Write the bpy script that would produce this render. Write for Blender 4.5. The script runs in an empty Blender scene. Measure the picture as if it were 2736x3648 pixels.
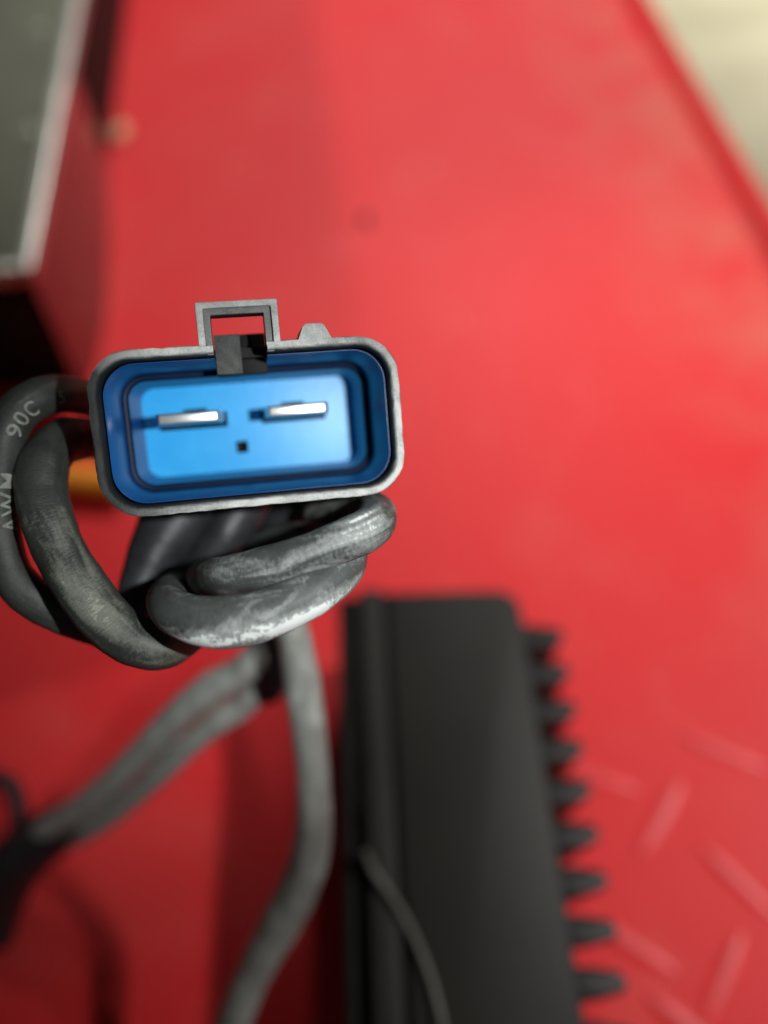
import bpy, bmesh, math, random
import numpy as np
from mathutils import Vector, Matrix

random.seed(7)
SC = bpy.context.scene
COL = SC.collection
R = math.radians

# ------------------------------------------------------------------ camera
CAM_H = 0.215                      # lens height above the bench (metres)
PITCH = 58.265                     # degrees below the horizon
FPX, CX, CY = 2736.0, 1368.0, 1824.0
cam_data = bpy.data.cameras.new('camera')
cam = bpy.data.objects.new('camera', cam_data)
COL.objects.link(cam)
cam.location = (0, 0, CAM_H)
cam.rotation_euler = (R(90 - PITCH), 0, 0)
cam_data.sensor_fit = 'VERTICAL'
cam_data.sensor_height = 36
cam_data.sensor_width = 27
cam_data.lens = 27
cam_data.clip_start = 0.005
cam_data.clip_end = 50
cam_data.dof.use_dof = True
cam_data.dof.focus_distance = 0.0752
cam_data.dof.aperture_fstop = 7.2
SC.camera = cam

# ------------------------------------------------------------------ light
world = bpy.data.worlds.new('World')
SC.world = world
world.use_nodes = True
bg = world.node_tree.nodes['Background']
bg.inputs[0].default_value = (0.95, 1.0, 1.0, 1)
bg.inputs[1].default_value = 0.035


def aim(o, target):
    d = Vector(target) - o.location
    o.rotation_euler = d.to_track_quat('-Z', 'Y').to_euler()


def area(name, loc, target, size, size_y, power, color):
    l = bpy.data.lights.new(name, 'AREA')
    l.shape = 'RECTANGLE'
    l.size, l.size_y = size, size_y
    l.energy = power
    l.color = color
    l.spread = R(100)
    o = bpy.data.objects.new(name, l)
    COL.objects.link(o)
    o.location = loc
    aim(o, target)
    return o


def spot(name, loc, target, half, blend, power, soft, color):
    l = bpy.data.lights.new(name, 'SPOT')
    l.energy, l.spot_size, l.spot_blend, l.shadow_soft_size, l.color = power, 2 * R(half), blend, soft, color
    o = bpy.data.objects.new(name, l)
    COL.objects.link(o)
    o.location = loc
    aim(o, target)
    return o


spot('workshop_lamp', (1.20, 0.24, 1.66), (0.215, 0.075, 0), 7.1, 0.55, 178, 0.10, (1, 0.97, 0.93))  # key from the right; cone cut short so the near left falls dark
spot('bench_fill', (0.28, 1.55, 1.75), (0.0, 0.415, 0), 8.2, 0.6, 208, 0.09, (1, 0.98, 0.95))  # unseen spot, added to brighten the far part of the bench
spot('side_lamp', (-1.60, 0.50, 0.86), (0.08, 0.37, 0), 6.5, 0.7, 70, 0.05, (1, 0.98, 0.95))
area('floor_fill', (1.6, 3.0, 1.75), (1.6, 3.0, -0.85), 1.2, 0.35, 62, (1, 0.98, 0.92))  # unseen fill, added above the floor to brighten it
plug_light = bpy.data.lights.new('plug_fill', 'SPOT')  # unseen spot added beside the lens, cone narrowed onto the connector
plug_light.energy = 0.42
plug_light.spot_size = R(42)
plug_light.spot_blend = 0.75
plug_light.shadow_soft_size = 0.0012
plug_light.color = (0.96, 1.0, 1.0)
plug_light_o = bpy.data.objects.new('plug_fill', plug_light)
COL.objects.link(plug_light_o)
plug_light_o.location = (0.0260, 0.0045, 0.2178)
aim(plug_light_o, (-0.0110, 0.036, 0.150))

# ------------------------------------------------------------------ exposure
SC.view_settings.view_transform = 'Standard'
SC.view_settings.look = 'None'
SC.view_settings.exposure = 0
SC.view_settings.gamma = 1
SC.view_settings.use_curve_mapping = False
SC.render.engine = 'CYCLES'
SC.cycles.use_denoising = True
SC.cycles.max_bounces = 8

# ------------------------------------------------------------------ geometry helpers
_sp, _cp = math.sin(R(PITCH)), math.cos(R(PITCH))
CAM = Vector((0, 0, CAM_H))
CRIGHT = Vector((1, 0, 0))
CUP = Vector((0, _sp, _cp))
CFWD = Vector((0, _cp, -_sp))


def ray(x, y):
    return CRIGHT * ((x - CX) / FPX) + CUP * (-(y - CY) / FPX) + CFWD


def at(x, y, z):                   # point of the place at height z
    r = ray(x, y)
    return CAM + r * ((z - CAM_H) / r.z)


def atd(x, y, d):                  # point at d millimetres from the lens
    return CAM + ray(x, y) * (d * 0.001)


def tag(o, label=None, cat=None, group=None, kind=None):
    if label: o['label'] = label
    if cat: o['category'] = cat
    if group: o['group'] = group
    if kind: o['kind'] = kind
    return o


def empty(name, loc):
    o = bpy.data.objects.new(name, None)
    o.empty_display_size = 0.01
    COL.objects.link(o)
    o.location = loc
    return o


def link_mesh(name, me, mat, parent=None):
    o = bpy.data.objects.new(name, me)
    COL.objects.link(o)
    if parent is not None:
        o.parent = parent
    if mat is not None:
        me.materials.append(mat)
    return o


def root_loc(o):
    v = Vector((0, 0, 0))
    while o is not None:
        v += o.location
        o = o.parent
    return v


def build(name, verts, faces, mat, parent=None, smooth=True, bevel=0.0, seg=2, angle=40):
    """mesh from world coordinates, stored relative to the parent"""
    off = root_loc(parent) if parent is not None else Vector((0, 0, 0))
    me = bpy.data.meshes.new(name)
    me.from_pydata([tuple(Vector(v) - off) for v in verts], [], faces)
    me.update()
    bm = bmesh.new()
    bm.from_mesh(me)
    bmesh.ops.remove_doubles(bm, verts=bm.verts, dist=1e-7)
    bmesh.ops.recalc_face_normals(bm, faces=bm.faces)
    if bevel > 0:
        ed = [e for e in bm.edges if len(e.link_faces) == 2 and e.calc_face_angle(0) > R(30)]
        bmesh.ops.bevel(bm, geom=ed, offset=bevel, segments=seg, profile=0.5, affect='EDGES', clamp_overlap=True)
    bm.to_mesh(me)
    bm.free()
    if smooth:
        for p in me.polygons:
            p.use_smooth = True
        me.set_sharp_from_angle(angle=R(angle))
    return link_mesh(name, me, mat, parent)


def prism(name, poly, zdir, depth, mat, parent=None, bevel=0.0, seg=2, poly2=None):
    """solid: polygon (world points) swept by zdir*depth; poly2 replaces the far polygon"""
    n = len(poly)
    a = [Vector(p) for p in poly]
    b = [Vector(p) for p in poly2] if poly2 else [p + zdir * depth for p in a]
    faces = [list(range(n)), list(range(2 * n - 1, n - 1, -1))]
    faces += [[i, (i + 1) % n, n + (i + 1) % n, n + i] for i in range(n)]
    return build(name, a + b, faces, mat, parent, bevel=bevel, seg=seg)


def catmull(P, n):
    P = [np.array(p, float) for p in P]
    P = [2 * P[0] - P[1]] + P + [2 * P[-1] - P[-2]]
    out = []
    k = len(P) - 3
    for i in range(n + 1):
        t = i / n * k
        j = min(int(t), k - 1)
        u = t - j
        p0, p1, p2, p3 = P[j:j + 4]
        out.append(0.5 * (2 * p1 + (p2 - p0) * u + (2 * p0 - 5 * p1 + 4 * p2 - p3) * u * u + (3 * p1 - p0 - 3 * p2 + p3) * u ** 3))
    return out


def tube(name, pts, rad, mat, parent=None, n=140, ring=28, dust=None, wob=0.02, seed=0, flat=1.0):
    """pts: world points; rad: metres or list; dust(t, camfacing, below) -> 0..1 dirt amount"""
    if not hasattr(rad, '__len__'):
        rad = [rad] * len(pts)
    q = catmull([tuple(p) + (r,) for p, r in zip(pts, rad)], n)
    C = [Vector(p[:3]) for p in q]
    rr = [p[3] for p in q]
    rnd = random.Random(seed)
    ph = [rnd.uniform(0, 6.28) for _ in range(6)]
    V, D, U = [], [], []
    arc = 0.0
    T = [(C[min(i + 1, n)] - C[max(i - 1, 0)]).normalized() for i in range(n + 1)]
    view = (CAM - C[n // 2]).normalized()
    A = (view - T[0] * view.dot(T[0])).normalized()
    for i in range(n + 1):
        A = (A - T[i] * A.dot(T[i])).normalized()
        Bv = T[i].cross(A)
        if i:
            arc += (C[i] - C[i - 1]).length
        for k in range(ring):
            a = 2 * math.pi * k / ring
            w = 1 + wob * (math.sin(i * 0.21 + ph[0]) * 0.5 + math.sin(2 * a + i * 0.11 + ph[1]) + 0.6 * math.sin(3 * a - i * 0.17 + ph[2]) + 0.4 * math.sin(i * 0.57 + a + ph[3]))
            d = A * math.cos(a) * flat + Bv * math.sin(a)
            V.append(C[i] + d * rr[i] * w)
            U += [arc + seed * 0.37, rr[i] * math.cos(a), rr[i] * math.sin(a)]
            if dust:
                dn = d.normalized()
                D.append(dust(i / n, dn.dot((CAM - C[i]).normalized()), -dn.dot(CUP)))
    F = []
    for i in range(n):
        for k in range(ring):
            k2 = (k + 1) % ring
            F.append([i * ring + k, i * ring + k2, (i + 1) * ring + k2, (i + 1) * ring + k])
    F.append(list(range(ring - 1, -1, -1)))
    F.append([n * ring + k for k in range(ring)])
    off = root_loc(parent) if parent is not None else Vector((0, 0, 0))
    me = bpy.data.meshes.new(name)
    me.from_pydata([tuple(v - off) for v in V], [], F)
    me.update()
    for p in me.polygons:
        p.use_smooth = True
    at_ = me.attributes.new('dust', 'FLOAT', 'POINT')
    at_.data.foreach_set('value', D if dust else [0.0] * len(V))
    tc_ = me.attributes.new('tubeco', 'FLOAT_VECTOR', 'POINT')
    tc_.data.foreach_set('vector', U)
    o = link_mesh(name, me, mat, parent)
    return o, C, T, rr


# ------------------------------------------------------------------ materials
def new_mat(name):
    m = bpy.data.materials.new(name)
    m.use_nodes = True
    nt = m.node_tree
    b = nt.nodes['Principled BSDF']
    return m, nt, b


def node(nt, typ, **kw):
    n = nt.nodes.new(typ)
    for k, v in kw.items():
        setattr(n, k, v)
    return n


def noise(nt, scale, detail=5, rough=0.55, coord=None, dist=0.0, vec=None):
    n = node(nt, 'ShaderNodeTexNoise')
    n.inputs['Scale'].default_value = scale
    n.inputs['Detail'].default_value = detail
    n.inputs['Roughness'].default_value = rough
    n.inputs['Distortion'].default_value = dist
    if coord is not None:
        nt.links.new(coord, n.inputs['Vector'])
    return n.outputs['Fac']


def objcoord(nt, scale=(1, 1, 1)):
    tc = node(nt, 'ShaderNodeTexCoord')
    if scale == (1, 1, 1):
        return tc.outputs['Object']
    mp = node(nt, 'ShaderNodeMapping')
    mp.inputs['Scale'].default_value = scale
    nt.links.new(tc.outputs['Object'], mp.inputs['Vector'])
    return mp.outputs['Vector']


def ramp(nt, fac, stops, interp='LINEAR'):
    r = node(nt, 'ShaderNodeValToRGB')
    r.color_ramp.interpolation = interp
    e = r.color_ramp.elements
    while len(e) < len(stops):
        e.new(0.5)
    for el, (p, c) in zip(e, stops):
        el.position = p
        el.color = (c[0], c[1], c[2], 1) if hasattr(c, '__len__') else (c, c, c, 1)
    nt.links.new(fac, r.inputs['Fac'])
    return r.outputs['Color']


def math_(nt, op, a, b=None, clamp=False):
    m = node(nt, 'ShaderNodeMath', operation=op, use_clamp=clamp)
    for i, v in enumerate((a, b)):
        if v is None:
            continue
        if isinstance(v, (int, float)):
            m.inputs[i].default_value = v
        else:
            nt.links.new(v, m.inputs[i])
    return m.outputs[0]


def mix(nt, fac, a, b):
    m = node(nt, 'ShaderNodeMix', data_type='RGBA')
    for sock, v in ((m.inputs[0], fac), (m.inputs[6], a), (m.inputs[7], b)):
        if isinstance(v, (int, float)):
            sock.default_value = v
        elif isinstance(v, tuple):
            sock.default_value = v + (1,)
        else:
            nt.links.new(v, sock)
    return m.outputs[2]


def bump(nt, b, height, strength, dist):
    n = node(nt, 'ShaderNodeBump')
    n.inputs['Strength'].default_value = strength
    n.inputs['Distance'].default_value = dist
    nt.links.new(height, n.inputs['Height'])
    nt.links.new(n.outputs['Normal'], b.inputs['Normal'])


def cable_mat(name, dark, mid, pale, rough=0.5, crust=0.5, along=0.4, fib=2.2, thr=0.0):
    m, nt, b = new_mat(name)
    at_ = node(nt, 'ShaderNodeAttribute', attribute_name='dust')
    tcn = node(nt, 'ShaderNodeAttribute', attribute_name='tubeco')

    def stretched(k):
        mp = node(nt, 'ShaderNodeMapping')
        mp.inputs['Scale'].default_value = (k, 1, 1)
        nt.links.new(tcn.outputs['Vector'], mp.inputs['Vector'])
        return mp.outputs['Vector']
    cl, cf = stretched(along), stretched(fib)
    n1 = noise(nt, 420, 5, 0.55, cl, 0.9)          # patches drawn out along the jacket
    n2 = noise(nt, 1500, 5, 0.65, cf, 0.5)         # fine scuffs
    n3 = noise(nt, 6000, 3, 0.6, cf)
    base = ramp(nt, math_(nt, 'ADD', math_(nt, 'MULTIPLY', n1, 0.75), math_(nt, 'MULTIPLY', n2, 0.25)),
                [(0.36, dark), (0.68, mid)])
    s = math_(nt, 'ADD', math_(nt, 'MULTIPLY', n1, 1.45), math_(nt, 'MULTIPLY', n2, 0.55))
    s = math_(nt, 'ADD', s, math_(nt, 'MULTIPLY', n3, 0.25))
    s = math_(nt, 'ADD', s, at_.outputs['Fac'])
    s = math_(nt, 'ADD', s, thr)
    film = ramp(nt, math_(nt, 'SUBTRACT', s, 1.0), [(0.38, 0.0), (0.80, 1.0)])
    col = mix(nt, math_(nt, 'MULTIPLY', film, 0.55), base, tuple(pale))
    cr = ramp(nt, math_(nt, 'SUBTRACT', s, 1.0), [(0.72, 0.0), (0.80, 1.0)])
    col = mix(nt, math_(nt, 'MULTIPLY', cr, crust), col, tuple(min(1, p * 1.4) for p in pale))
    nt.links.new(col, b.inputs['Base Color'])
    nt.links.new(math_(nt, 'ADD', math_(nt, 'MULTIPLY', film, 0.3), rough, True), b.inputs['Roughness'])
    b.inputs['Specular IOR Level'].default_value = 0.4
    h = math_(nt, 'ADD', math_(nt, 'MULTIPLY', cr, 0.8), math_(nt, 'MULTIPLY', n2, 0.7))
    h = math_(nt, 'ADD', h, math_(nt, 'MULTIPLY', n3, 0.25))
    bump(nt, b, h, 0.5, 0.00018)
    return m


def plain(name, col, rough=0.5, metal=0.0, spec=0.5, var=0.15, scale=300, bstr=0.15, bdist=0.0001):
    m, nt, b = new_mat(name)
    co = objcoord(nt)
    n1 = noise(nt, scale, 6, 0.6, co)
    c = ramp(nt, n1, [(0.3, tuple(x * (1 - var) for x in col)), (0.7, tuple(min(1, x * (1 + var)) for x in col))])
    nt.links.new(c, b.inputs['Base Color'])
    b.inputs['Roughness'].default_value = rough
    b.inputs['Metallic'].default_value = metal
    b.inputs['Specular IOR Level'].default_value = spec
    if bstr > 0:
        bump(nt, b, noise(nt, scale * 5, 4, 0.6, co), bstr, bdist)
    return m


EY = Vector((-0.1135, 0.9935, 0)).normalized()     # along the bench edge, away from us
EX = Vector((EY.y, -EY.x, 0))                      # across, towards the edge
EDGE = at(2330, 0, 0.009)                          # a point on the outer top of the raised edge


# red paint of the bench: dull, rubbed and dusty in places
def red_mat():
    m, nt, b = new_mat('red_paint')
    co = objcoord(nt)
    n1 = noise(nt, 9, 5, 0.6, co, 0.5)
    n2 = noise(nt, 26, 6, 0.65, co, 0.6)
    c = mix(nt, ramp(nt, n1, [(0.36, 0.0), (0.70, 0.55)]), (0.60, 0.013, 0.017), (0.59, 0.045, 0.044))
    c = mix(nt, ramp(nt, n2, [(0.52, 0.0), (0.76, 0.40)]), c, (0.58, 0.085, 0.07))
    # dust that has gathered along the raised edge
    dp = node(nt, 'ShaderNodeVectorMath', operation='DOT_PRODUCT')
    nt.links.new(co, dp.inputs[0])
    dp.inputs[1].default_value = EX
    d = math_(nt, 'SUBTRACT', dp.outputs['Value'], EDGE.dot(EX))
    near = ramp(nt, math_(nt, 'MULTIPLY', math_(nt, 'ADD', d, 0.085), 10.0), [(0.0, 0.0), (0.60, 0.75), (0.72, 0.75), (0.80, 0.0)])
    nd = noise(nt, 22, 5, 0.6, co, 0.8)
    c = mix(nt, math_(nt, 'MULTIPLY', near, ramp(nt, nd, [(0.36, 0.0), (0.66, 0.6)])), c, (0.50, 0.17, 0.11))
    nt.links.new(c, b.inputs['Base Color'])
    nt.links.new(ramp(nt, n1, [(0.3, 0.52), (0.7, 0.66)]), b.inputs['Roughness'])
    b.inputs['Specular IOR Level'].default_value = 0.20
    bump(nt, b, noise(nt, 420, 4, 0.6, co), 0.25, 0.0003)
    return m



M_RUB = cable_mat('dusty_grey_rubber', (0.042, 0.047, 0.045), (0.098, 0.106, 0.101), (0.50, 0.52, 0.50), crust=0.9, thr=0.11)
M_OLV = cable_mat('scuffed_olive_rubber', (0.019, 0.022, 0.019), (0.050, 0.054, 0.046), (0.25, 0.25, 0.205), crust=0.3, along=0.3, fib=3.4, thr=-0.05)
M_LOW = cable_mat('chalky_grey_rubber', (0.32, 0.33, 0.30), (0.50, 0.515, 0.48), (0.68, 0.69, 0.66))
M_BOOT = plain('black_rubber', (0.022, 0.023, 0.026), 0.47, spec=0.5, var=0.45, scale=260, bstr=0.35, bdist=0.0002)
M_BLK = plain('black_plastic', (0.011, 0.011, 0.010), 0.6, spec=0.12, var=0.2, scale=200)
M_BOX = plain('black_anodised', (0.014, 0.0138, 0.0108), 0.55, spec=0.36, var=0.25, scale=40, bstr=0.2, bdist=0.0002)
M_FIN = plain('black_gloss_fin', (0.010, 0.009, 0.008), 0.42, spec=0.2, var=0.2, scale=80, bstr=0.2, bdist=0.0002)
M_LUG = plain('worn_red_paint', (0.60, 0.020, 0.022), 0.46, spec=0.4, var=0.2, scale=200)
M_RIVET = plain('dull_rivet', (0.16, 0.16, 0.12), 0.5, metal=0.3)
M_TIN = plain('tinned_blade', (0.86, 0.86, 0.84), 0.30, metal=0.85, var=0.06, scale=900, bstr=0.2, bdist=0.00005)
M_INK = plain('white_print', (0.19, 0.20, 0.17), 0.8, var=0.35, scale=1600, bstr=0)
M_ORANGE = plain('orange_plastic', (0.80, 0.28, 0.018), 0.45, var=0.1, scale=60)
M_STEEL = plain('dull_steel', (0.50, 0.49, 0.44), 0.42, metal=0.7, var=0.12, scale=60)
M_PLATE = plain('olive_grey_plate', (0.095, 0.096, 0.068), 0.45, metal=0.2, var=0.15, scale=40)
M_SIDE = plain('dark_polished_side', (0.24, 0.22, 0.21), 0.16, metal=1.0, var=0.08, scale=30, bstr=0.05)
M_WIRE = plain('grey_wire', (0.10, 0.10, 0.085), 0.4, var=0.1)
M_TAN = plain('tan_grit', (0.62, 0.36, 0.20), 0.8, var=0.2, scale=500)


def blue_mat(name, c0, c1):
    m, nt, b = new_mat(name)
    co = objcoord(nt)
    n1 = noise(nt, 300, 6, 0.65, co, 0.8)
    c = mix(nt, ramp(nt, n1, [(0.4, 0.0), (0.75, 0.5)]), c0, c1)
    nt.links.new(c, b.inputs['Base Color'])
    b.inputs['Roughness'].default_value = 0.33
    b.inputs['Specular IOR Level'].default_value = 0.26
    bump(nt, b, noise(nt, 900, 4, 0.6, co), 0.12, 0.0001)
    return m


def shell_mat():
    """black moulded plastic, rubbed grey and dusty on the exposed front edge"""
    m, nt, b = new_mat('scuffed_black_plastic')
    co = objcoord(nt)
    sep = node(nt, 'ShaderNodeSeparateXYZ')
    nt.links.new(co, sep.inputs[0])
    at_ = node(nt, 'ShaderNodeAttribute', attribute_name='wear')
    n1 = noise(nt, 420, 6, 0.65, co, 0.5)
    n2 = noise(nt, 5200, 4, 0.6, co, 0.4)
    n3 = noise(nt, 90, 3, 0.5, co)
    s = math_(nt, 'ADD', math_(nt, 'MULTIPLY', n1, 0.75), math_(nt, 'MULTIPLY', n2, 0.42))
    s = math_(nt, 'ADD', s, math_(nt, 'MULTIPLY', n3, 0.65))
    s = math_(nt, 'MULTIPLY', ramp(nt, math_(nt, 'ADD', s, -0.35), [(0.22, 0.12), (0.66, 1.0)]), at_.outputs['Fac'])
    c = mix(nt, s, (0.009, 0.0095, 0.0095), (0.52, 0.525, 0.50))
    nt.links.new(c, b.inputs['Base Color'])
    nt.links.new(math_(nt, 'ADD', math_(nt, 'MULTIPLY', s, 0.2), 0.68), b.inputs['Roughness'])
    b.inputs['Specular IOR Level'].default_value = 0.12
    bump(nt, b, math_(nt, 'ADD', n2, math_(nt, 'MULTIPLY', n1, 0.6)), 0.5, 0.00018)
    return m


BLUE = blue_mat('blue_plastic', (0.022, 0.36, 0.78), (0.055, 0.46, 0.84))
BLUE_SHADE = blue_mat('shaded_blue_plastic', (0.008, 0.060, 0.205), (0.013, 0.088, 0.27))  # same blue as the floor, with the walls' shade put into the colour
M_RING = plain('dark_blue_ring', (0.003, 0.010, 0.034), 0.5, spec=0.2, bstr=0)  # dark ring at the step between the two lining parts
M_HOLE_SHADE = plain('recess_shade_colour', (0.003, 0.004, 0.008), 0.8, spec=0.05, bstr=0)  # shade inside the floor holes, painted as a near-black colour
SHELL = shell_mat()


def floor_mat():
    m, nt, b = new_mat('beige_concrete')
    co = objcoord(nt)
    n1 = noise(nt, 3.0, 6, 0.6, co, 0.4)
    n2 = noise(nt, 60, 5, 0.6, co)
    c = ramp(nt, n1, [(0.3, (0.32, 0.29, 0.18)), (0.7, (0.56, 0.50, 0.34))])
    c = mix(nt, math_(nt, 'MULTIPLY', n2, 0.4), c, (0.40, 0.37, 0.27))
    nt.links.new(c, b.inputs['Base Color'])
    b.inputs['Roughness'].default_value = 0.7
    bump(nt, b, n2, 0.3, 0.002)
    return m


# ------------------------------------------------------------------ the setting: bench top with raised edge, floor beyond
RED = red_mat()


def edge_pt(x, y, z):
    return Vector((EDGE.x, EDGE.y, 0)) + EX * x + EY * y + Vector((0, 0, z))


Y0, Y1 = -0.95, 0.55
bench = build('bench_top', [edge_pt(-1.1, Y0, 0), edge_pt(-0.0125, Y0, 0), edge_pt(-0.0125, Y1, 0), edge_pt(-1.1, Y1, 0)],
              [[0, 1, 2, 3]], RED, smooth=False)
tag(bench, kind='structure')
prof = [(-0.0125, 0.0)]
for k in range(1, 7):                              # inner fillet
    a = R(90 * k / 6)
    prof.append((-0.0125 + 0.005 * math.sin(a), 0.005 * (1 - math.cos(a))))
for k in range(0, 9):                              # rolled top
    a = R(180 - 180 * k / 8)
    prof.append((-0.00375 + 0.00375 * math.cos(a), 0.0055 + 0.0035 * math.sin(a)))
prof += [(0.0, -0.03), (-0.004, -0.03)]
V, F = [], []
NS = 40
for j in range(NS + 1):
    yy = Y0 + (Y1 - Y0) * j / NS
    for (x, z) in prof:
        V.append(edge_pt(x, yy, z))
npf = len(prof)
for j in range(NS):
    for k in range(npf - 1):
        F.append([j * npf + k, j * npf + k + 1, (j + 1) * npf + k + 1, (j + 1) * npf + k])
build('raised_edge', V, F, RED, bench)

fl = build('floor', [(-6, -4, -0.85), (8, -4, -0.85), (8, 12, -0.85), (-6, 12, -0.85)], [[0, 1, 2, 3]], floor_mat(), smooth=False)
tag(fl, kind='structure')

# raised tread bars pressed into the near right part of the bench
me_l = bpy.data.meshes.new('tread_lug')
LV, LF = [], []
NL, NW = 12, 6
for i in range(NL + 1):
    u = -1 + 2 * i / NL
    wid = 0.0030 * (1 - abs(u) ** 2.6) ** 0.6 if abs(u) < 1 else 0
    for k in range(NW + 1):
        w = -1 + 2 * k / NW
        LV.append((u * 0.0135, w * wid, 0.0008 * (1 - w * w) * (1 - abs(u) ** 4) - 0.0001))
for i in range(NL):
    for k in range(NW):
        LF.append([i * (NW + 1) + k, (i + 1) * (NW + 1) + k, (i + 1) * (NW + 1) + k + 1, i * (NW + 1) + k + 1])
me_l.from_pydata(LV, [], LF)
me_l.update()
for p in me_l.polygons:
    p.use_smooth = True
me_l.materials.append(M_LUG)


def lug(p, ang):
    o = bpy.data.objects.new('tread_lug', me_l)
    COL.objects.link(o)
    o.parent = bench
    o.location = (p.x, p.y, 0)
    o.rotation_euler = (0, 0, ang)


def lug_px(x0, y0, x1, y1):
    a, b = at(x0, y0, 0), at(x1, y1, 0)
    c = (a + b) / 2
    lug(c, math.atan2(b.y - a.y, b.x - a.x))


for q in ((2440, 2760, 2258, 3085), (2520, 3030, 2740, 3245), (2640, 3330, 2500, 3680), (2130, 3290, 2345, 3425),
          (2440, 2620, 2690, 2720), (2330, 3560, 2600, 3780), (2010, 2730, 2200, 2790)):
    lug_px(*q)

# ------------------------------------------------------------------ metal case at the upper left
ZT = 0.056
tA, tB = at(110, 955, ZT), at(300, -60, ZT)
dY = (tB - tA).normalized()
dX = Vector((dY.y, -dY.x, 0))
case = empty('metal_case', (tA.x - 0.04, tA.y + 0.05, 0))
tag(case, 'metal case with olive grey top and bright silver rim at the upper left', 'case')


def cpt(x, y, z):
    return Vector((tA.x, tA.y, 0)) + dX * x + dY * y + Vector((0, 0, z))


L = 0.30
top = [cpt(-0.12, 0.004, ZT - 0.006), cpt(-0.004, 0.004, ZT - 0.006), cpt(-0.004, L, ZT - 0.006), cpt(-0.12, L, ZT - 0.006)]
# side skirt: flares a little towards its foot
foot_px = [(300, 1400), (345, 1310), (378, 1150), (392, 900), (390, 640), (375, 400), (345, 60)]
foot = [at(x, y, 0.0) for x, y in foot_px]
skV, skF = [], []
m_ = len(foot)
for i, p in enumerate(foot):
    d = Vector((p.x - tA.x, p.y - tA.y, 0)).dot(dY)
    skV += [cpt(-0.003, max(d, 0.006) if i else 0.004, ZT - 0.005), p]
skV += [cpt(-0.003, L, ZT - 0.005), foot[-1] + dY * 0.06]
for i in range(m_):
    skF.append([2 * i, 2 * i + 1, 2 * i + 3, 2 * i + 2])
build('side_skirt', skV, skF, M_SIDE, case, angle=60)
prism('body', [cpt(-0.12, 0.0035, 0.0), cpt(-0.0035, 0.0035, 0.0), cpt(-0.0035, L, 0.0), cpt(-0.12, L, 0.0)], Vector((0, 0, 1)), ZT - 0.006, M_BLK, case, bevel=0.002)
prism('top_plate', [cpt(-0.12, 0.003, ZT - 0.0055), cpt(-0.003, 0.003, ZT - 0.0055), cpt(-0.003, L, ZT - 0.0055), cpt(-0.12, L, ZT - 0.0055)],
      Vector((0, 0, 1)), 0.0035, M_PLATE, case)
rim = [cpt(-0.12, 0, 0), cpt(0, 0, 0), cpt(0, L, 0)]
prism('rim', [cpt(-0.0045, 0.0, ZT - 0.006), cpt(0, 0.0, ZT - 0.006), cpt(0, L, ZT - 0.006), cpt(-0.0045, L, ZT - 0.006)], Vector((0, 0, 1)), 0.006, M_STEEL, case, bevel=0.0012, seg=3)
prism('rim', [cpt(-0.12, 0.0, ZT - 0.0062), cpt(-0.0047, 0.0, ZT - 0.0062), cpt(-0.0047, 0.0045, ZT - 0.0062), cpt(-0.12, 0.0045, ZT - 0.0062)], Vector((0, 0, 1)), 0.006, M_STEEL, case, bevel=0.0012, seg=3)


def dome(name, c, r, h, mat, parent, nr=5, ns=16):
    V, F = [], []
    for i in range(nr):
        a = R(90 * i / nr)
        for k in range(ns):
            b = 2 * math.pi * k / ns
            V.append(c + Vector((r * math.cos(a) * math.cos(b), r * math.cos(a) * math.sin(b), h * math.sin(a))))
    V.append(c + Vector((0, 0, h)))
    for i in range(nr - 1):
        for k in range(ns):
            F.append([i * ns + k, i * ns + (k + 1) % ns, (i + 1) * ns + (k + 1) % ns, (i + 1) * ns + k])
    for k in range(ns):
        F.append([(nr - 1) * ns + k, (nr - 1) * ns + (k + 1) % ns, len(V) - 1])
    return build(name, V, F, mat, parent)


for px in ((135, 105), (98, 470)):
    dome('rivet', at(px[0], px[1], ZT - 0.002), 0.0040, 0.0014, M_RIVET, case)

# ------------------------------------------------------------------ grit and the orange tube on the bench
g = at(432, 480, 0)
rg = random.Random(3)
gb = bmesh.new()
bmesh.ops.create_icosphere(gb, subdivisions=2, radius=1)
for v in gb.verts:
    v.co *= 1 + rg.uniform(-0.18, 0.18)
    v.co = Vector((v.co.x * 0.0034, v.co.y * 0.0075, max(v.co.z, -0.3) * 0.0022))
gm = bpy.data.meshes.new('grit_lump')
gb.to_mesh(gm)
gb.free()
for p in gm.polygons:
    p.use_smooth = True
go = link_mesh('grit_lump', gm, M_TAN)
go.location = (g.x, g.y, 0.0006)
tag(go, 'small tan lump of grit on the red bench beside the metal case', 'grit')

dg_ = at(1300, 785, 0)
do = link_mesh('grit_lump', gm.copy(), None)
do.data.materials[0] = M_BLK
do.location = (dg_.x, dg_.y, 0.0004)
do.scale = (0.62, 0.45, 0.7)
tag(do, 'tiny dark speck of grit in the middle of the bare red bench', 'grit')

o0, o1 = at(40, 1690, 0.005), at(430, 1725, 0.005)
ot, _, _, _ = tube('orange_tube', [o0 + (o0 - o1) * 0.3, o0, (o0 + o1) / 2, o1], [0.0051] * 4, M_ORANGE, n=20, wob=0.004)
tag(ot, 'orange plastic tube on the bench, glimpsed between the cable loops and connector', 'tube')

# ------------------------------------------------------------------ finned black control box
ZB = 0.050
pa, pb = at(1852, 2130, ZB), at(2086, 3648, ZB)
bY = (pa - pb).normalized()
bX = Vector((bY.y, -bY.x, 0))
bo = at(1378, 2108, ZB)
boxr = empty('control_box', (bo.x + 0.015, bo.y - 0.05, 0))
tag(boxr, 'black finned control box lying on the red bench at the lower right', 'control box')


def bpt(x, y, z):
    return Vector((bo.x, bo.y, 0)) + bX * x + bY * y + Vector((0, 0, z))


BW = (pa - Vector((bo.x, bo.y, ZB))).dot(bX)
LB = 0.125


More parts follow.
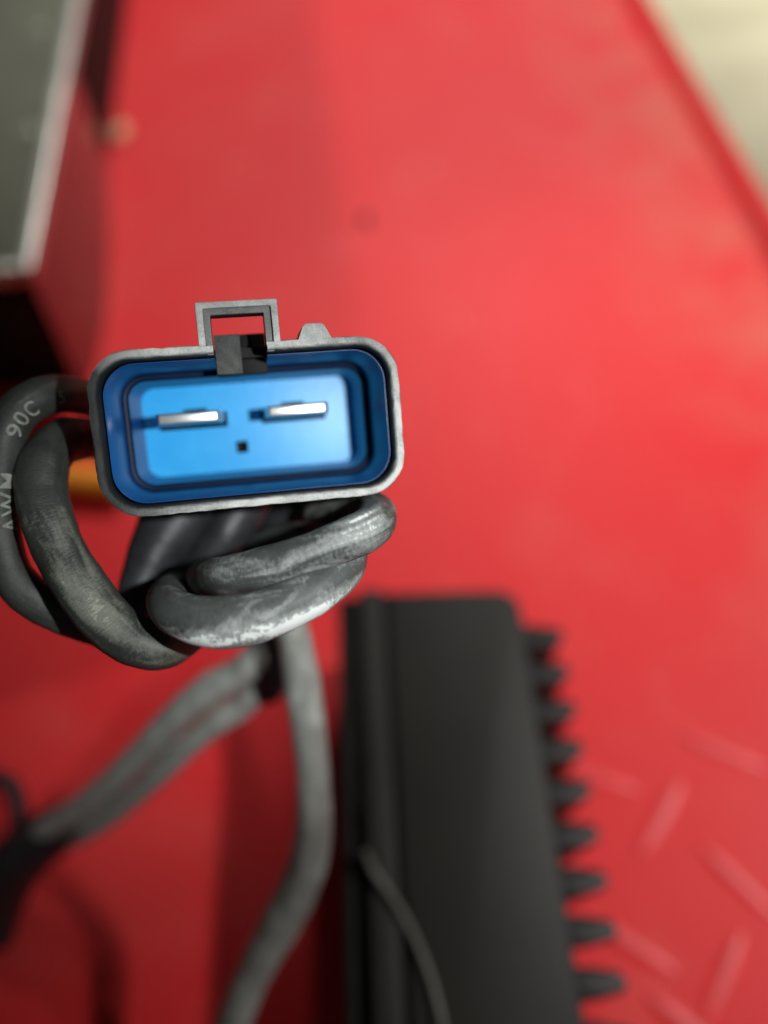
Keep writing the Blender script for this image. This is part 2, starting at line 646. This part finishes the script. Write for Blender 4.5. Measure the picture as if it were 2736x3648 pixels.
def bbox(name, x0, x1, y0, y1, z0, z1, mat, parent, bevel=0.0008, seg=3):
    return prism(name, [bpt(x0, y0, z0), bpt(x1, y0, z0), bpt(x1, y1, z0), bpt(x0, y1, z0)], Vector((0, 0, 1)), z1 - z0, mat, parent, bevel=bevel, seg=seg)


# body with rounded far corner
poly = [bpt(0, -LB, 0.001), bpt(BW, -LB, 0.001)]
rc = 0.0055
for k in range(7):
    a = R(90 * k / 6)
    poly.append(bpt(BW - rc + rc * math.cos(a), -rc - 0.0006 + rc * math.sin(a), 0.001))
poly.append(bpt(0, 0.0, 0.001))
prism('body', poly, Vector((0, 0, 1)), ZB - 0.001, M_BOX, boxr, bevel=0.0009, seg=3)
bbox('mounting_flange', -0.0068, -0.0009, -LB, 0.0008, 0.002, ZB + 0.0006, M_BOX, boxr)
bbox('seam_strip', -0.0012, 0.0005, -LB, 0.0002, 0.002, ZB - 0.0014, M_BLK, boxr, bevel=0)
bbox('back_plate', -0.0118, -0.0090, -LB, 0.0002, 0.0, 0.0485, M_BLK, boxr)
bbox('back_web', -0.0090, -0.0068, -LB, -0.050, 0.0, 0.012, M_BLK, boxr, bevel=0.0)
bbox('back_web', -0.0090, -0.0068, -0.048, 0.0, 0.0, 0.0475, M_BLK, boxr, bevel=0.0)
fin_px = [(1840, 2250, 1975), (1862, 2378, 2003), (1885, 2517, 2027), (1909, 2674, 2058), (1932, 2834, 2089), (1964, 3003, 2113),
          (1987, 3178, 2144), (2019, 3352, 2175), (2042, 3530, 2207), (2066, 3710, 2240)]
fys = []
for bx, by, tx in fin_px:
    p = at((bx + tx) / 2, by, ZB) - Vector((bo.x, bo.y, 0))
    fys.append(p.dot(bY))
step = (fys[-1] - fys[0]) / (len(fys) - 1)
for i in range(len(fys)):
    y = fys[0] + step * i
    b0, b1, ln = 0.0034, 0.0017, 0.0094
    pl = [(BW - 0.0005, -b0), (BW + 0.0008, -b0 * 0.85), (BW + ln * 0.35, -b1 * 1.6), (BW + ln - 0.0008, -b1), (BW + ln, -b1 * 0.45), (BW + ln, b1 * 0.45), (BW + ln - 0.0008, b1),
          (BW + ln * 0.35, b1 * 1.6), (BW + 0.0008, b0 * 0.85), (BW - 0.0005, b0)]
    prism('fin', [bpt(x, y + d, 0.003) for x, d in pl], Vector((0, 0, 1)), ZB - 0.0055, M_FIN, boxr, bevel=0.0003, seg=2)

# thin wire lying over the near end of the box
wp = [at(1300, 3030, ZB + 0.004), at(1335, 3110, ZB + 0.0025), at(1410, 3215, ZB + 0.0018), at(1485, 3360, ZB + 0.0014), at(1540, 3510, ZB + 0.0012), at(1580, 3680, ZB + 0.0012), at(1600, 3850, ZB + 0.0012)]
wo, _, _, _ = tube('thin_wire', wp, 0.0008, M_WIRE, n=60, ring=14, dust=lambda t, c, b: 0.1)
tag(wo, 'thin dark wire curving over the near end of the finned box', 'wire')

# ------------------------------------------------------------------ cables behind the connector
def pxpath(pts):
    return [atd(x, y, d) for x, y, d in pts]


low = tube('hanging_cable', pxpath([(1010, 2120, 104), (1042, 2250, 108), (1072, 2407, 113), (1100, 2600, 118), (1116, 2800, 122), (1108, 3010, 126), (1062, 3165, 129),
                                    (1000, 3290, 131), (922, 3430, 134), (858, 3580, 136), (815, 3720, 138), (780, 3900, 140)]),
           [0.0025, 0.0025, 0.0026, 0.0026, 0.0027, 0.0032, 0.0034, 0.0033, 0.0032, 0.0031, 0.0031, 0.0031], M_LOW, seed=4, wob=0.035,
           dust=lambda t, c, b: 0.28 + 0.12 * math.sin(t * 40) - 0.5 * max(0, t - 0.7))[0]
tag(low, 'chalky pale grey cable hanging straight down beside the finned box', 'cable', 'grey cables hanging below the connector')

pair = empty('cable_pair', at(400, 2830, 0.02))
tag(pair, 'two grey cables side by side running into a black sleeve at lower left', 'cable', 'grey cables hanging below the connector')
z5 = lambda x, y, d: (x / 1.276, 2250 + y / 1.276, d)
tube('cable', pxpath([(1010, 2240, 128), z5(1180, 100, 130), z5(1100, 175, 132), z5(950, 262, 135), z5(785, 400, 140), z5(650, 545, 146), z5(520, 668, 152), z5(380, 790, 160), z5(250, 880, 168), z5(120, 950, 176)]),
     0.0028, M_LOW, pair, seed=5, wob=0.03, dust=lambda t, c, b: 0.34 - 0.75 * max(0, t - 0.3))
tube('cable', pxpath([(1000, 2330, 134), z5(1170, 260, 136), z5(1100, 335, 138), z5(990, 405, 140), z5(850, 520, 144), z5(720, 650, 149), z5(585, 765, 155), z5(440, 875, 163), z5(280, 960, 171), z5(140, 1010, 178)]),
     0.0024, M_LOW, pair, seed=6, wob=0.03, dust=lambda t, c, b: 0.28 - 0.7 * max(0, t - 0.3))
tube('sleeve', pxpath([(1010, 2170, 126), (990, 2270, 129), (968, 2370, 133), (945, 2450, 137)]), [0.0032, 0.0034, 0.0036, 0.0034], M_BOOT, pair, n=30, seed=8)
tube('sleeve', pxpath([(330, 2900, 166), (230, 2945, 171), (130, 3005, 176), (50, 3085, 180), (0, 3190, 183), (-40, 3330, 185)]), [0.0046, 0.0052, 0.0062, 0.0066, 0.0062, 0.006], M_BOOT, pair, n=40, seed=9)
lp = tube('black_loop', pxpath([(-90, 2850, 186), (-40, 2785, 186), (20, 2780, 185), (58, 2830, 184), (68, 2890, 183), (55, 2960, 183), (10, 3030, 184), (-60, 3060, 186)]), 0.0019, M_BOOT, n=60, ring=16, seed=10)[0]
tag(lp, 'black cable bent in a small loop at the left edge above the black sleeve', 'cable')

# ------------------------------------------------------------------ the connector
O = atd(872, 1530, 75.5)
wN = (CAM - O).normalized()
th = R(4.6)
uR = (CRIGHT - wN * CRIGHT.dot(wN)).normalized()
vR = wN.cross(uR)
uX = uR * math.cos(th) + vR * math.sin(th)
vY = -uR * math.sin(th) + vR * math.cos(th)
conn = empty('wire_connector', O - wN * 0.02)
tag(conn, 'black two pin plug connector with blue lining and coiled grey cables', 'connector')


def K(u, v, w):
    return O + (uX * u + vY * v + wN * w) * 0.001


U0, U1, V0, V1 = -14.35, 15.8, -7.65, 8.36
SL0, SL1 = -2.25, 2.95               # latch slot in the top wall


def rloop(t, rad, slot=True, seg=8):
    """rounded rectangle inset by t, starting at the right side of the slot and running clockwise to its left side"""
    r = max(rad - t, 0.4)
    pts = [(SL1, V1 - t)] if slot else []
    for (cx, cy, a0) in ((U1 - t - r, V1 - t - r, 90), (U1 - t - r, V0 + t + r, 0), (U0 + t + r, V0 + t + r, -90), (U0 + t + r, V1 - t - r, -180)):
        for k in range(seg + 1):
            a = R(a0 - 90 * k / seg)
            pts.append((cx + r * math.cos(a), cy + r * math.sin(a)))
    if slot:
        pts.append((SL0, V1 - t))
    return pts


def densify(loop, n):
    out = []
    for i in range(len(loop) - 1):
        a, b = loop[i], loop[i + 1]
        d = math.dist(a, b)
        m = max(1, int(d / n))
        for k in range(m):
            out.append((a[0] + (b[0] - a[0]) * k / m, a[1] + (b[1] - a[1]) * k / m))
    out.append(loop[-1])
    return out


def layers_mesh(name, layers, mat, parent, closed, caps=False, wear=None, rad=4.1):
    """layers: (inset, depth); strips between successive layers"""
    loops = []
    ref = rloop(0, rad, slot=not closed)
    for t, w in layers:
        loops.append([(p[0], p[1], w) for p in rloop(t, rad, slot=not closed)])
    n = len(loops[0])
    V = [K(*p) for lp_ in loops for p in lp_]
    F = []
    for j in range(len(loops) - 1):
        for k in range(n if closed else n - 1):
            k2 = (k + 1) % n
            F.append([j * n + k, j * n + k2, (j + 1) * n + k2, (j + 1) * n + k])
    if caps:
        F.append([j * n for j in range(len(loops))])
        F.append([j * n + n - 1 for j in range(len(loops))][::-1])
    return V, F


def wear_attr(o, fn):
    me = o.data
    at_ = me.attributes.new('wear', 'FLOAT', 'POINT')
    off = root_loc(o.parent)
    vals = []
    for v in me.vertices:
        p = (v.co + off - O) * 1000
        vals.append(fn(p.dot(uX), p.dot(vY), p.dot(wN)))
    at_.data.foreach_set('value', vals)


def rim_wear(u, v, w):
    f = 1.0 if w > -0.13 else (0.12 if w > -0.6 else 0.03)
    side = min(1, max(0.0, (u + 13.0) / 9.0)) ** 1.2 if v < 6.5 else min(1, max(0.15, (u + 14.5) / 7.0))       # the lower left corner stayed clean
    return f * (0.06 + 0.94 * side)


# front part of the shell, open at the latch slot
front = [(0.0, -5.2), (0.0, -2.0), (0.0, -0.8), (0.0, -0.22), (0.05, -0.06), (0.16, 0.0), (0.34, 0.0), (0.54, 0.0), (0.66, -0.06), (0.86, -0.45), (1.0, -1.0), (1.0, -2.0), (1.0, -5.2)]


def loops_dense(layers, closed, rad=4.1, step=0.8):
    base = rloop(0, rad, slot=not closed)
    Ls = []
    for t, w in layers:
        lp0 = rloop(t, rad, slot=not closed)
        Ls.append([(x, y, w) for x, y in lp0])
    # subdivide along the loop with counts taken from the outer loop
    cnt = []
    n = len(base)
    for i in range(n if closed else n - 1):
        cnt.append(max(1, int(math.dist(base[i], base[(i + 1) % n]) / step)))
    out = []
    for lp0 in Ls:
        q = []
        for i, c in enumerate(cnt):
            a, b = lp0[i], lp0[(i + 1) % n]
            for k in range(c):
                f = k / c
                q.append(tuple(a[j] + (b[j] - a[j]) * f for j in range(3)))
        if not closed:
            q.append(lp0[-1])
        out.append(q)
    return out


def strip_object(name, layers, closed, mat, parent, rad=4.1, jitter=0.0, seed=1):
    Ls = loops_dense(layers, closed, rad)
    rj = random.Random(seed)
    n = len(Ls[0])
    V = []
    for q in Ls:
        for (x, y, w) in q:
            j = jitter if w > -0.5 else 0
            V.append(K(x + rj.uniform(-j, j), y + rj.uniform(-j, j), w + rj.uniform(-j, j)))
    F = []
    for j in range(len(Ls) - 1):
        for k in range(n if closed else n - 1):
            k2 = (k + 1) % n
            F.append([j * n + k, j * n + k2, (j + 1) * n + k2, (j + 1) * n + k])
    if not closed:
        F.append([j * n for j in range(len(Ls))])
        F.append([j * n + n - 1 for j in range(len(Ls))][::-1])
    return build(name, V, F, mat, parent, angle=50)


sh = strip_object('shell', front, False, SHELL, conn, jitter=0.055)
wear_attr(sh, rim_wear)
sh2 = strip_object('shell_rear', [(1.0, -5.25), (0.0, -5.25), (0.1, -12.0), (0.3, -19.0), (1.2, -19.6), (4.0, -19.7), (7.4, -19.7)], True, M_BLK, conn)
sh3 = strip_object('inner_wall', [(1.01, -5.0), (1.1, -18.5)], True, M_BLK, conn)


def uv_prism(name, poly, w0, w1, mat, parent, bevel=0.0, seg=2):
    return prism(name, [K(u, v, w0) for u, v in poly], wN, (w1 - w0) * 0.001, mat, parent, bevel=bevel, seg=seg)


# latch bridge standing over the slot, with a recessed inner ledge
lb_out = [(SL0 - 1.4, V1 + 0.01), (SL0 - 1.35, 12.55), (SL1 + 1.45, 12.55), (SL1 + 1.5, V1 + 0.01)]


def ring_u(name, ox0, ox1, otop, ix0, ix1, itop, vb_o, vb_i, w0, w1, bevel):
    poly = [(ox0, vb_o), (ox0, otop), (ox1, otop), (ox1, vb_o), (ix1, vb_i), (ix1, itop), (ix0, itop), (ix0, vb_i)]
    # one U-shaped solid made of three quads front and back
    quads = [(0, 1, 6, 7), (1, 2, 5, 6), (2, 3, 4, 5)]
    V = [K(u, v, w1) for u, v in poly] + [K(u, v, w0) for u, v in poly]
    F = [list(q) for q in quads] + [[i + 8 for i in reversed(q)] for q in quads]
    for i in range(8):
        j = (i + 1) % 8
        F.append([i, j, j + 8, i + 8])
    o = build(name, V, F, SHELL, conn, bevel=bevel, seg=2)
    bm = bmesh.new()
    bm.from_mesh(o.data)
    bmesh.ops.subdivide_edges(bm, edges=[e for e in bm.edges if e.calc_length() > 0.0015], cuts=3, use_grid_fill=True)
    bm.to_mesh(o.data)
    bm.free()
    for p in o.data.polygons:
        p.use_smooth = True
    o.data.set_sharp_from_angle(angle=R(40))
    return o


lb = ring_u('latch_bridge', SL0 - 1.3, SL1 + 1.35, 12.4, SL0 - 0.62, SL1 + 0.68, 11.78, V1 - 0.12, V1 - 0.12, -3.2, 0.03, 0.00014)
wear_attr(lb, lambda u, v, w: 1.0 if w > -0.2 else 0.1)
lb2 = ring_u('latch_ledge', SL0 - 0.62, SL1 + 0.70, 11.8, SL0 + 0.02, SL1 - 0.04, 11.2, V1 - 0.95, V1 - 0.95, -3.1, -0.45, 0.0001)
wear_attr(lb2, lambda u, v, w: 0.38 if w > -0.7 else 0.05)
# small key on the top wall
kt = uv_prism('key_tab', [(5.9, V1 - 0.3), (6.55, V1 + 1.25), (6.9, V1 + 1.5), (8.4, V1 + 1.5), (8.75, V1 + 1.25), (9.5, V1 - 0.3)], -5.0, 0.0, SHELL, conn, bevel=0.00015)
wear_attr(kt, lambda u, v, w: 0.95 if w > -0.3 else 0.05)
# locking lug behind the slot: left half greyed as if lit, deep right half black for its shade
lg = uv_prism('latch_lug', [(SL0 + 0.05, 5.75), (SL0 + 0.05, 9.75), (0.42, 9.75), (0.42, 5.75)], -9.4, -4.4, SHELL, conn, bevel=0.0001)
wear_attr(lg, lambda u, v, w: 0.17 if w > -5 else 0.04)
lg2 = uv_prism('latch_lug', [(0.42, 5.8), (0.42, 9.95), (SL1 + 0.1, 9.95), (SL1 + 0.1, 5.8)], -9.4, -6.6, M_BLK, conn, bevel=0.0001)

# blue lining: sleeve with a groove, floor with recesses
lin = strip_object('lining', [(1.12, -9.6), (1.12, -1.9), (1.16, -1.8), (1.20, -1.8), (1.26, -1.9), (1.75, -9.2), (1.75, -9.6)], False, BLUE_SHADE, conn, rad=4.4)
strip_object('groove_ring', [(1.05, -9.7), (1.8, -9.68), (1.95, -9.5), (2.2, -9.55), (2.4, -9.9), (2.3, -10.2)], True, M_RING, conn, rad=4.4)
strip_object('lining_inner', [(2.4, -10.0), (2.85, -17.6)], True, BLUE_SHADE, conn, rad=4.4)
wF = -17.0
holes = [(-9.75, -1.9, 0.55, 2.35), (2.1, 9.85, 0.55, 2.35), (-6.9, -4.2, 2.35, 2.85), (4.6, 7.3, 2.35, 2.85), (-1.2, 0.2, -2.75, -1.35)]
ucut = sorted(set([-14.0, 14.6] + [h for q in holes for h in q[:2]]))
vcut = sorted(set([-6.5, 7.4] + [h for q in holes for h in q[2:]]))
V, F = [], []


def hole_at(u, v):
    return any(q[0] < u < q[1] and q[2] < v < q[3] for q in holes)


def addq(pts):
    b = len(V)
    V.extend(K(*p) for p in pts)
    F.append([b, b + 1, b + 2, b + 3])


nu, nv = len(ucut) - 1, len(vcut) - 1
inh = [[hole_at((ucut[i] + ucut[i + 1]) / 2, (vcut[j] + vcut[j + 1]) / 2) for j in range(nv)] for i in range(nu)]
HD = 14.0
for i in range(nu):
    for j in range(nv):
        if not inh[i][j]:
            a, b, c, d = ucut[i], ucut[i + 1], vcut[j], vcut[j + 1]
            addq([(a, c, wF), (b, c, wF), (b, d, wF), (a, d, wF)])
lf = build('lining_floor', V, F, BLUE, conn, smooth=False)
for (a, b, c, d) in holes:
    V, F = [], []
    addq([(a, c, wF - HD), (b, c, wF - HD), (b, d, wF - HD), (a, d, wF - HD)])
    for p, q in (((a, c), (a, d)), ((b, d), (b, c)), ((b, c), (a, c)), ((a, d), (b, d))):
        addq([(p[0], p[1], wF), (q[0], q[1], wF), (q[0], q[1], wF - HD), (p[0], p[1], wF - HD)])
    build('recess', V, F, M_HOLE_SHADE, lf, smooth=False)

for uc in (-5.85, 5.95):             # terminal blades with chamfered tips
    h, t = 3.5, 0.64
    vc = 1.72
    V, F = [], []
    sec = [(-20.0, h, t), (-9.8, h, t), (-9.1, h - 0.25, t * 0.95), (-8.7, h - 0.45, t * 0.75)]
    for (w, hh, tt) in sec:
        V += [K(uc - hh, vc - tt, w), K(uc + hh, vc - tt, w), K(uc + hh, vc + tt, w), K(uc - hh, vc + tt, w)]
    for s in range(3):
        for k in range(4):
            F.append([s * 4 + k, s * 4 + (k + 1) % 4, s * 4 + 4 + (k + 1) % 4, s * 4 + 4 + k])
    F += [[0, 3, 2, 1], [12, 13, 14, 15]]
    build('terminal_blade', V, F, M_TIN, conn, bevel=0.00012, seg=2)

# rubber boots leaving the back of the shell
tube('boot', pxpath([(720, 1700, 97), (650, 1810, 95), (590, 1910, 94), (535, 2010, 93), (490, 2120, 92), (500, 2230, 93), (560, 2300, 96)]), [0.0042, 0.0042, 0.0037, 0.0031, 0.0024, 0.002, 0.002], M_BOOT, conn, n=60, seed=11)
tube('boot', pxpath([(900, 1690, 98), (860, 1800, 97), (806, 1900, 96), (735, 2000, 96), (680, 2090, 96), (640, 2170, 96)]), [0.0036, 0.0034, 0.0031, 0.0029, 0.0027, 0.0024], M_BOOT, conn, n=60, seed=12)
tube('boot', pxpath([(1110, 1690, 104), (1070, 1775, 105), (1010, 1850, 106), (950, 1930, 107), (910, 2030, 108), (890, 2150, 110)]), [0.0042, 0.0042, 0.0038, 0.0034, 0.003, 0.003], M_BOOT, conn, n=60, seed=13)

# outer loop at the left, with printing
c1 = [(430, 1455, 99), (330, 1425, 93), (240, 1404, 87), (150, 1414, 83), (68, 1464, 81), (20, 1545, 80), (-6, 1645, 80), (-14, 1760, 80), (-4, 1880, 80.5), (18, 1985, 81), (56, 2070, 81.5), (136, 2140, 82), (236, 2192, 83), (340, 2230, 85), (440, 2270, 89), (520, 2290, 94)]
cab, C1c, C1t, C1r = tube('cable', pxpath(c1), 0.00215, M_OLV, conn, n=220, ring=36, seed=14, wob=0.018,
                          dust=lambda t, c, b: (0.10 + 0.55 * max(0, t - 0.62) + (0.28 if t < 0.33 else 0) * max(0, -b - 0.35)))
cab['label'] = 'outer grey cable loop with white lettering'
# inner loop and its bowl
c2 = [(420, 1600, 98), (350, 1570, 93), (285, 1562, 88), (212, 1582, 84), (158, 1650, 81), (148, 1750, 79.5), (172, 1855, 78.5), (216, 1968, 78), (285, 2085, 77.5), (365, 2190, 77.5), (455, 2270, 78), (545, 2298, 79), (620, 2275, 82), (690, 2210, 87), (740, 2120, 94)]
tube('cable', pxpath(c2), [0.0024, 0.0024, 0.0024, 0.0025, 0.0026, 0.0026, 0.0026, 0.0026, 0.00255, 0.0026, 0.0026, 0.0026, 0.0026, 0.0025, 0.0024], M_OLV, conn, n=220, ring=36, seed=15, wob=0.022,
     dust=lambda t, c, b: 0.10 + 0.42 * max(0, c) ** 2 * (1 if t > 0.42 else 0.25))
# wraps in front, under the plug
c4 = [(690, 2080, 104), (636, 2095, 94), (602, 2118, 84), (598, 2150, 77), (640, 2190, 73.5), (750, 2216, 72), (900, 2200, 72), (1050, 2145, 72.5), (1165, 2074, 74), (1230, 2010, 77), (1225, 1945, 83), (1130, 1920, 90), (980, 1930, 95),
      (820, 2010, 100), (752, 2045, 92), (728, 2058, 82), (790, 2052, 75.5), (900, 2030, 73.8), (1050, 1990, 73.2), (1200, 1936, 73.2), (1300, 1893, 74.2), (1343, 1850, 77), (1325, 1812, 82), (1250, 1805, 88), (1130, 1840, 95)]
r4 = [0.0021] * 4 + [0.0022, 0.0024, 0.0025, 0.0024, 0.0022, 0.0021, 0.0020, 0.0020, 0.0019, 0.0019, 0.0019, 0.00188, 0.0019, 0.00195, 0.002, 0.00205, 0.00205, 0.00198, 0.0019, 0.0019, 0.0019]


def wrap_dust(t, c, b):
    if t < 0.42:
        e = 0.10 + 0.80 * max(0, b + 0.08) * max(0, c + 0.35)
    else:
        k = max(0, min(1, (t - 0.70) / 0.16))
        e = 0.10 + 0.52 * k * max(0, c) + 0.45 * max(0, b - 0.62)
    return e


wc = tube('cable', pxpath(c4), r4, M_RUB, conn, n=360, ring=40, seed=16, wob=0.02, dust=wrap_dust)[0]
wc['label'] = 'dusty grey cable wound twice under the plug, white crust'


# printing along the outer loop: reads upwards, tops of the letters outwards
def print_text(txt, s_px, size, phi0, spacing=1.0):
    """s_px: image point near which the text is centred"""
    cu = bpy.data.curves.new('printing', 'FONT')
    cu.body = txt
    cu.size = size
    cu.align_x = 'CENTER'
    cu.align_y = 'CENTER'
    cu.space_character = spacing
    cu.resolution_u = 3
    cu.offset = size * 0.012
    tmp = bpy.data.objects.new('tmp', cu)
    COL.objects.link(tmp)
    dg = bpy.context.evaluated_depsgraph_get()
    me = bpy.data.meshes.new_from_object(tmp.evaluated_get(dg))
    bpy.data.objects.remove(tmp)
    bpy.data.curves.remove(cu)
    bm = bmesh.new()
    bm.from_mesh(me)
    for _ in range(2):
        bmesh.ops.subdivide_edges(bm, edges=[e for e in bm.edges if e.calc_length() > size * 0.12], cuts=1)
    bmesh.ops.triangulate(bm, faces=bm.faces)
    # arc length of the loop, measured backwards (upwards in the picture)
    n = len(C1c) - 1
    S = [0.0]
    for i in range(n):
        S.append(S[-1] + (C1c[i + 1] - C1c[i]).length)
    best = min(range(n + 1), key=lambda i: ((C1c[i] - CAM).normalized() - ray(*s_px).normalized()).length)
    off = root_loc(cab)
    for v in bm.verts:
        s = S[best] - v.co.x
        i = max(0, min(n - 1, int(np.searchsorted(S, s)) - 1))
        f = (s - S[i]) / (S[i + 1] - S[i])
        c = C1c[i].lerp(C1c[i + 1], f)
        tt = -(C1t[i].lerp(C1t[i + 1], f)).normalized()
        toc = (CAM - c)
        toc = (toc - tt * toc.dot(tt)).normalized()
        outw = toc.cross(tt)
        ph = phi0 + v.co.y / C1r[i]
        rr = C1r[i] * 1.022 + 0.00003
        v.co = c + (toc * math.cos(ph) + outw * math.sin(ph)) * rr - off
    bm.to_mesh(me)
    bm.free()
    me.name = 'printing'
    o = link_mesh('printing', me, M_INK, cab)
    return o


print_text('AWM', (-18, 1790), 0.0023, -0.58, 1.2)
print_text('90C', (40, 1490), 0.0023, -0.36, 1.12)
print_text('5', (165, 1410), 0.0019, -0.30)
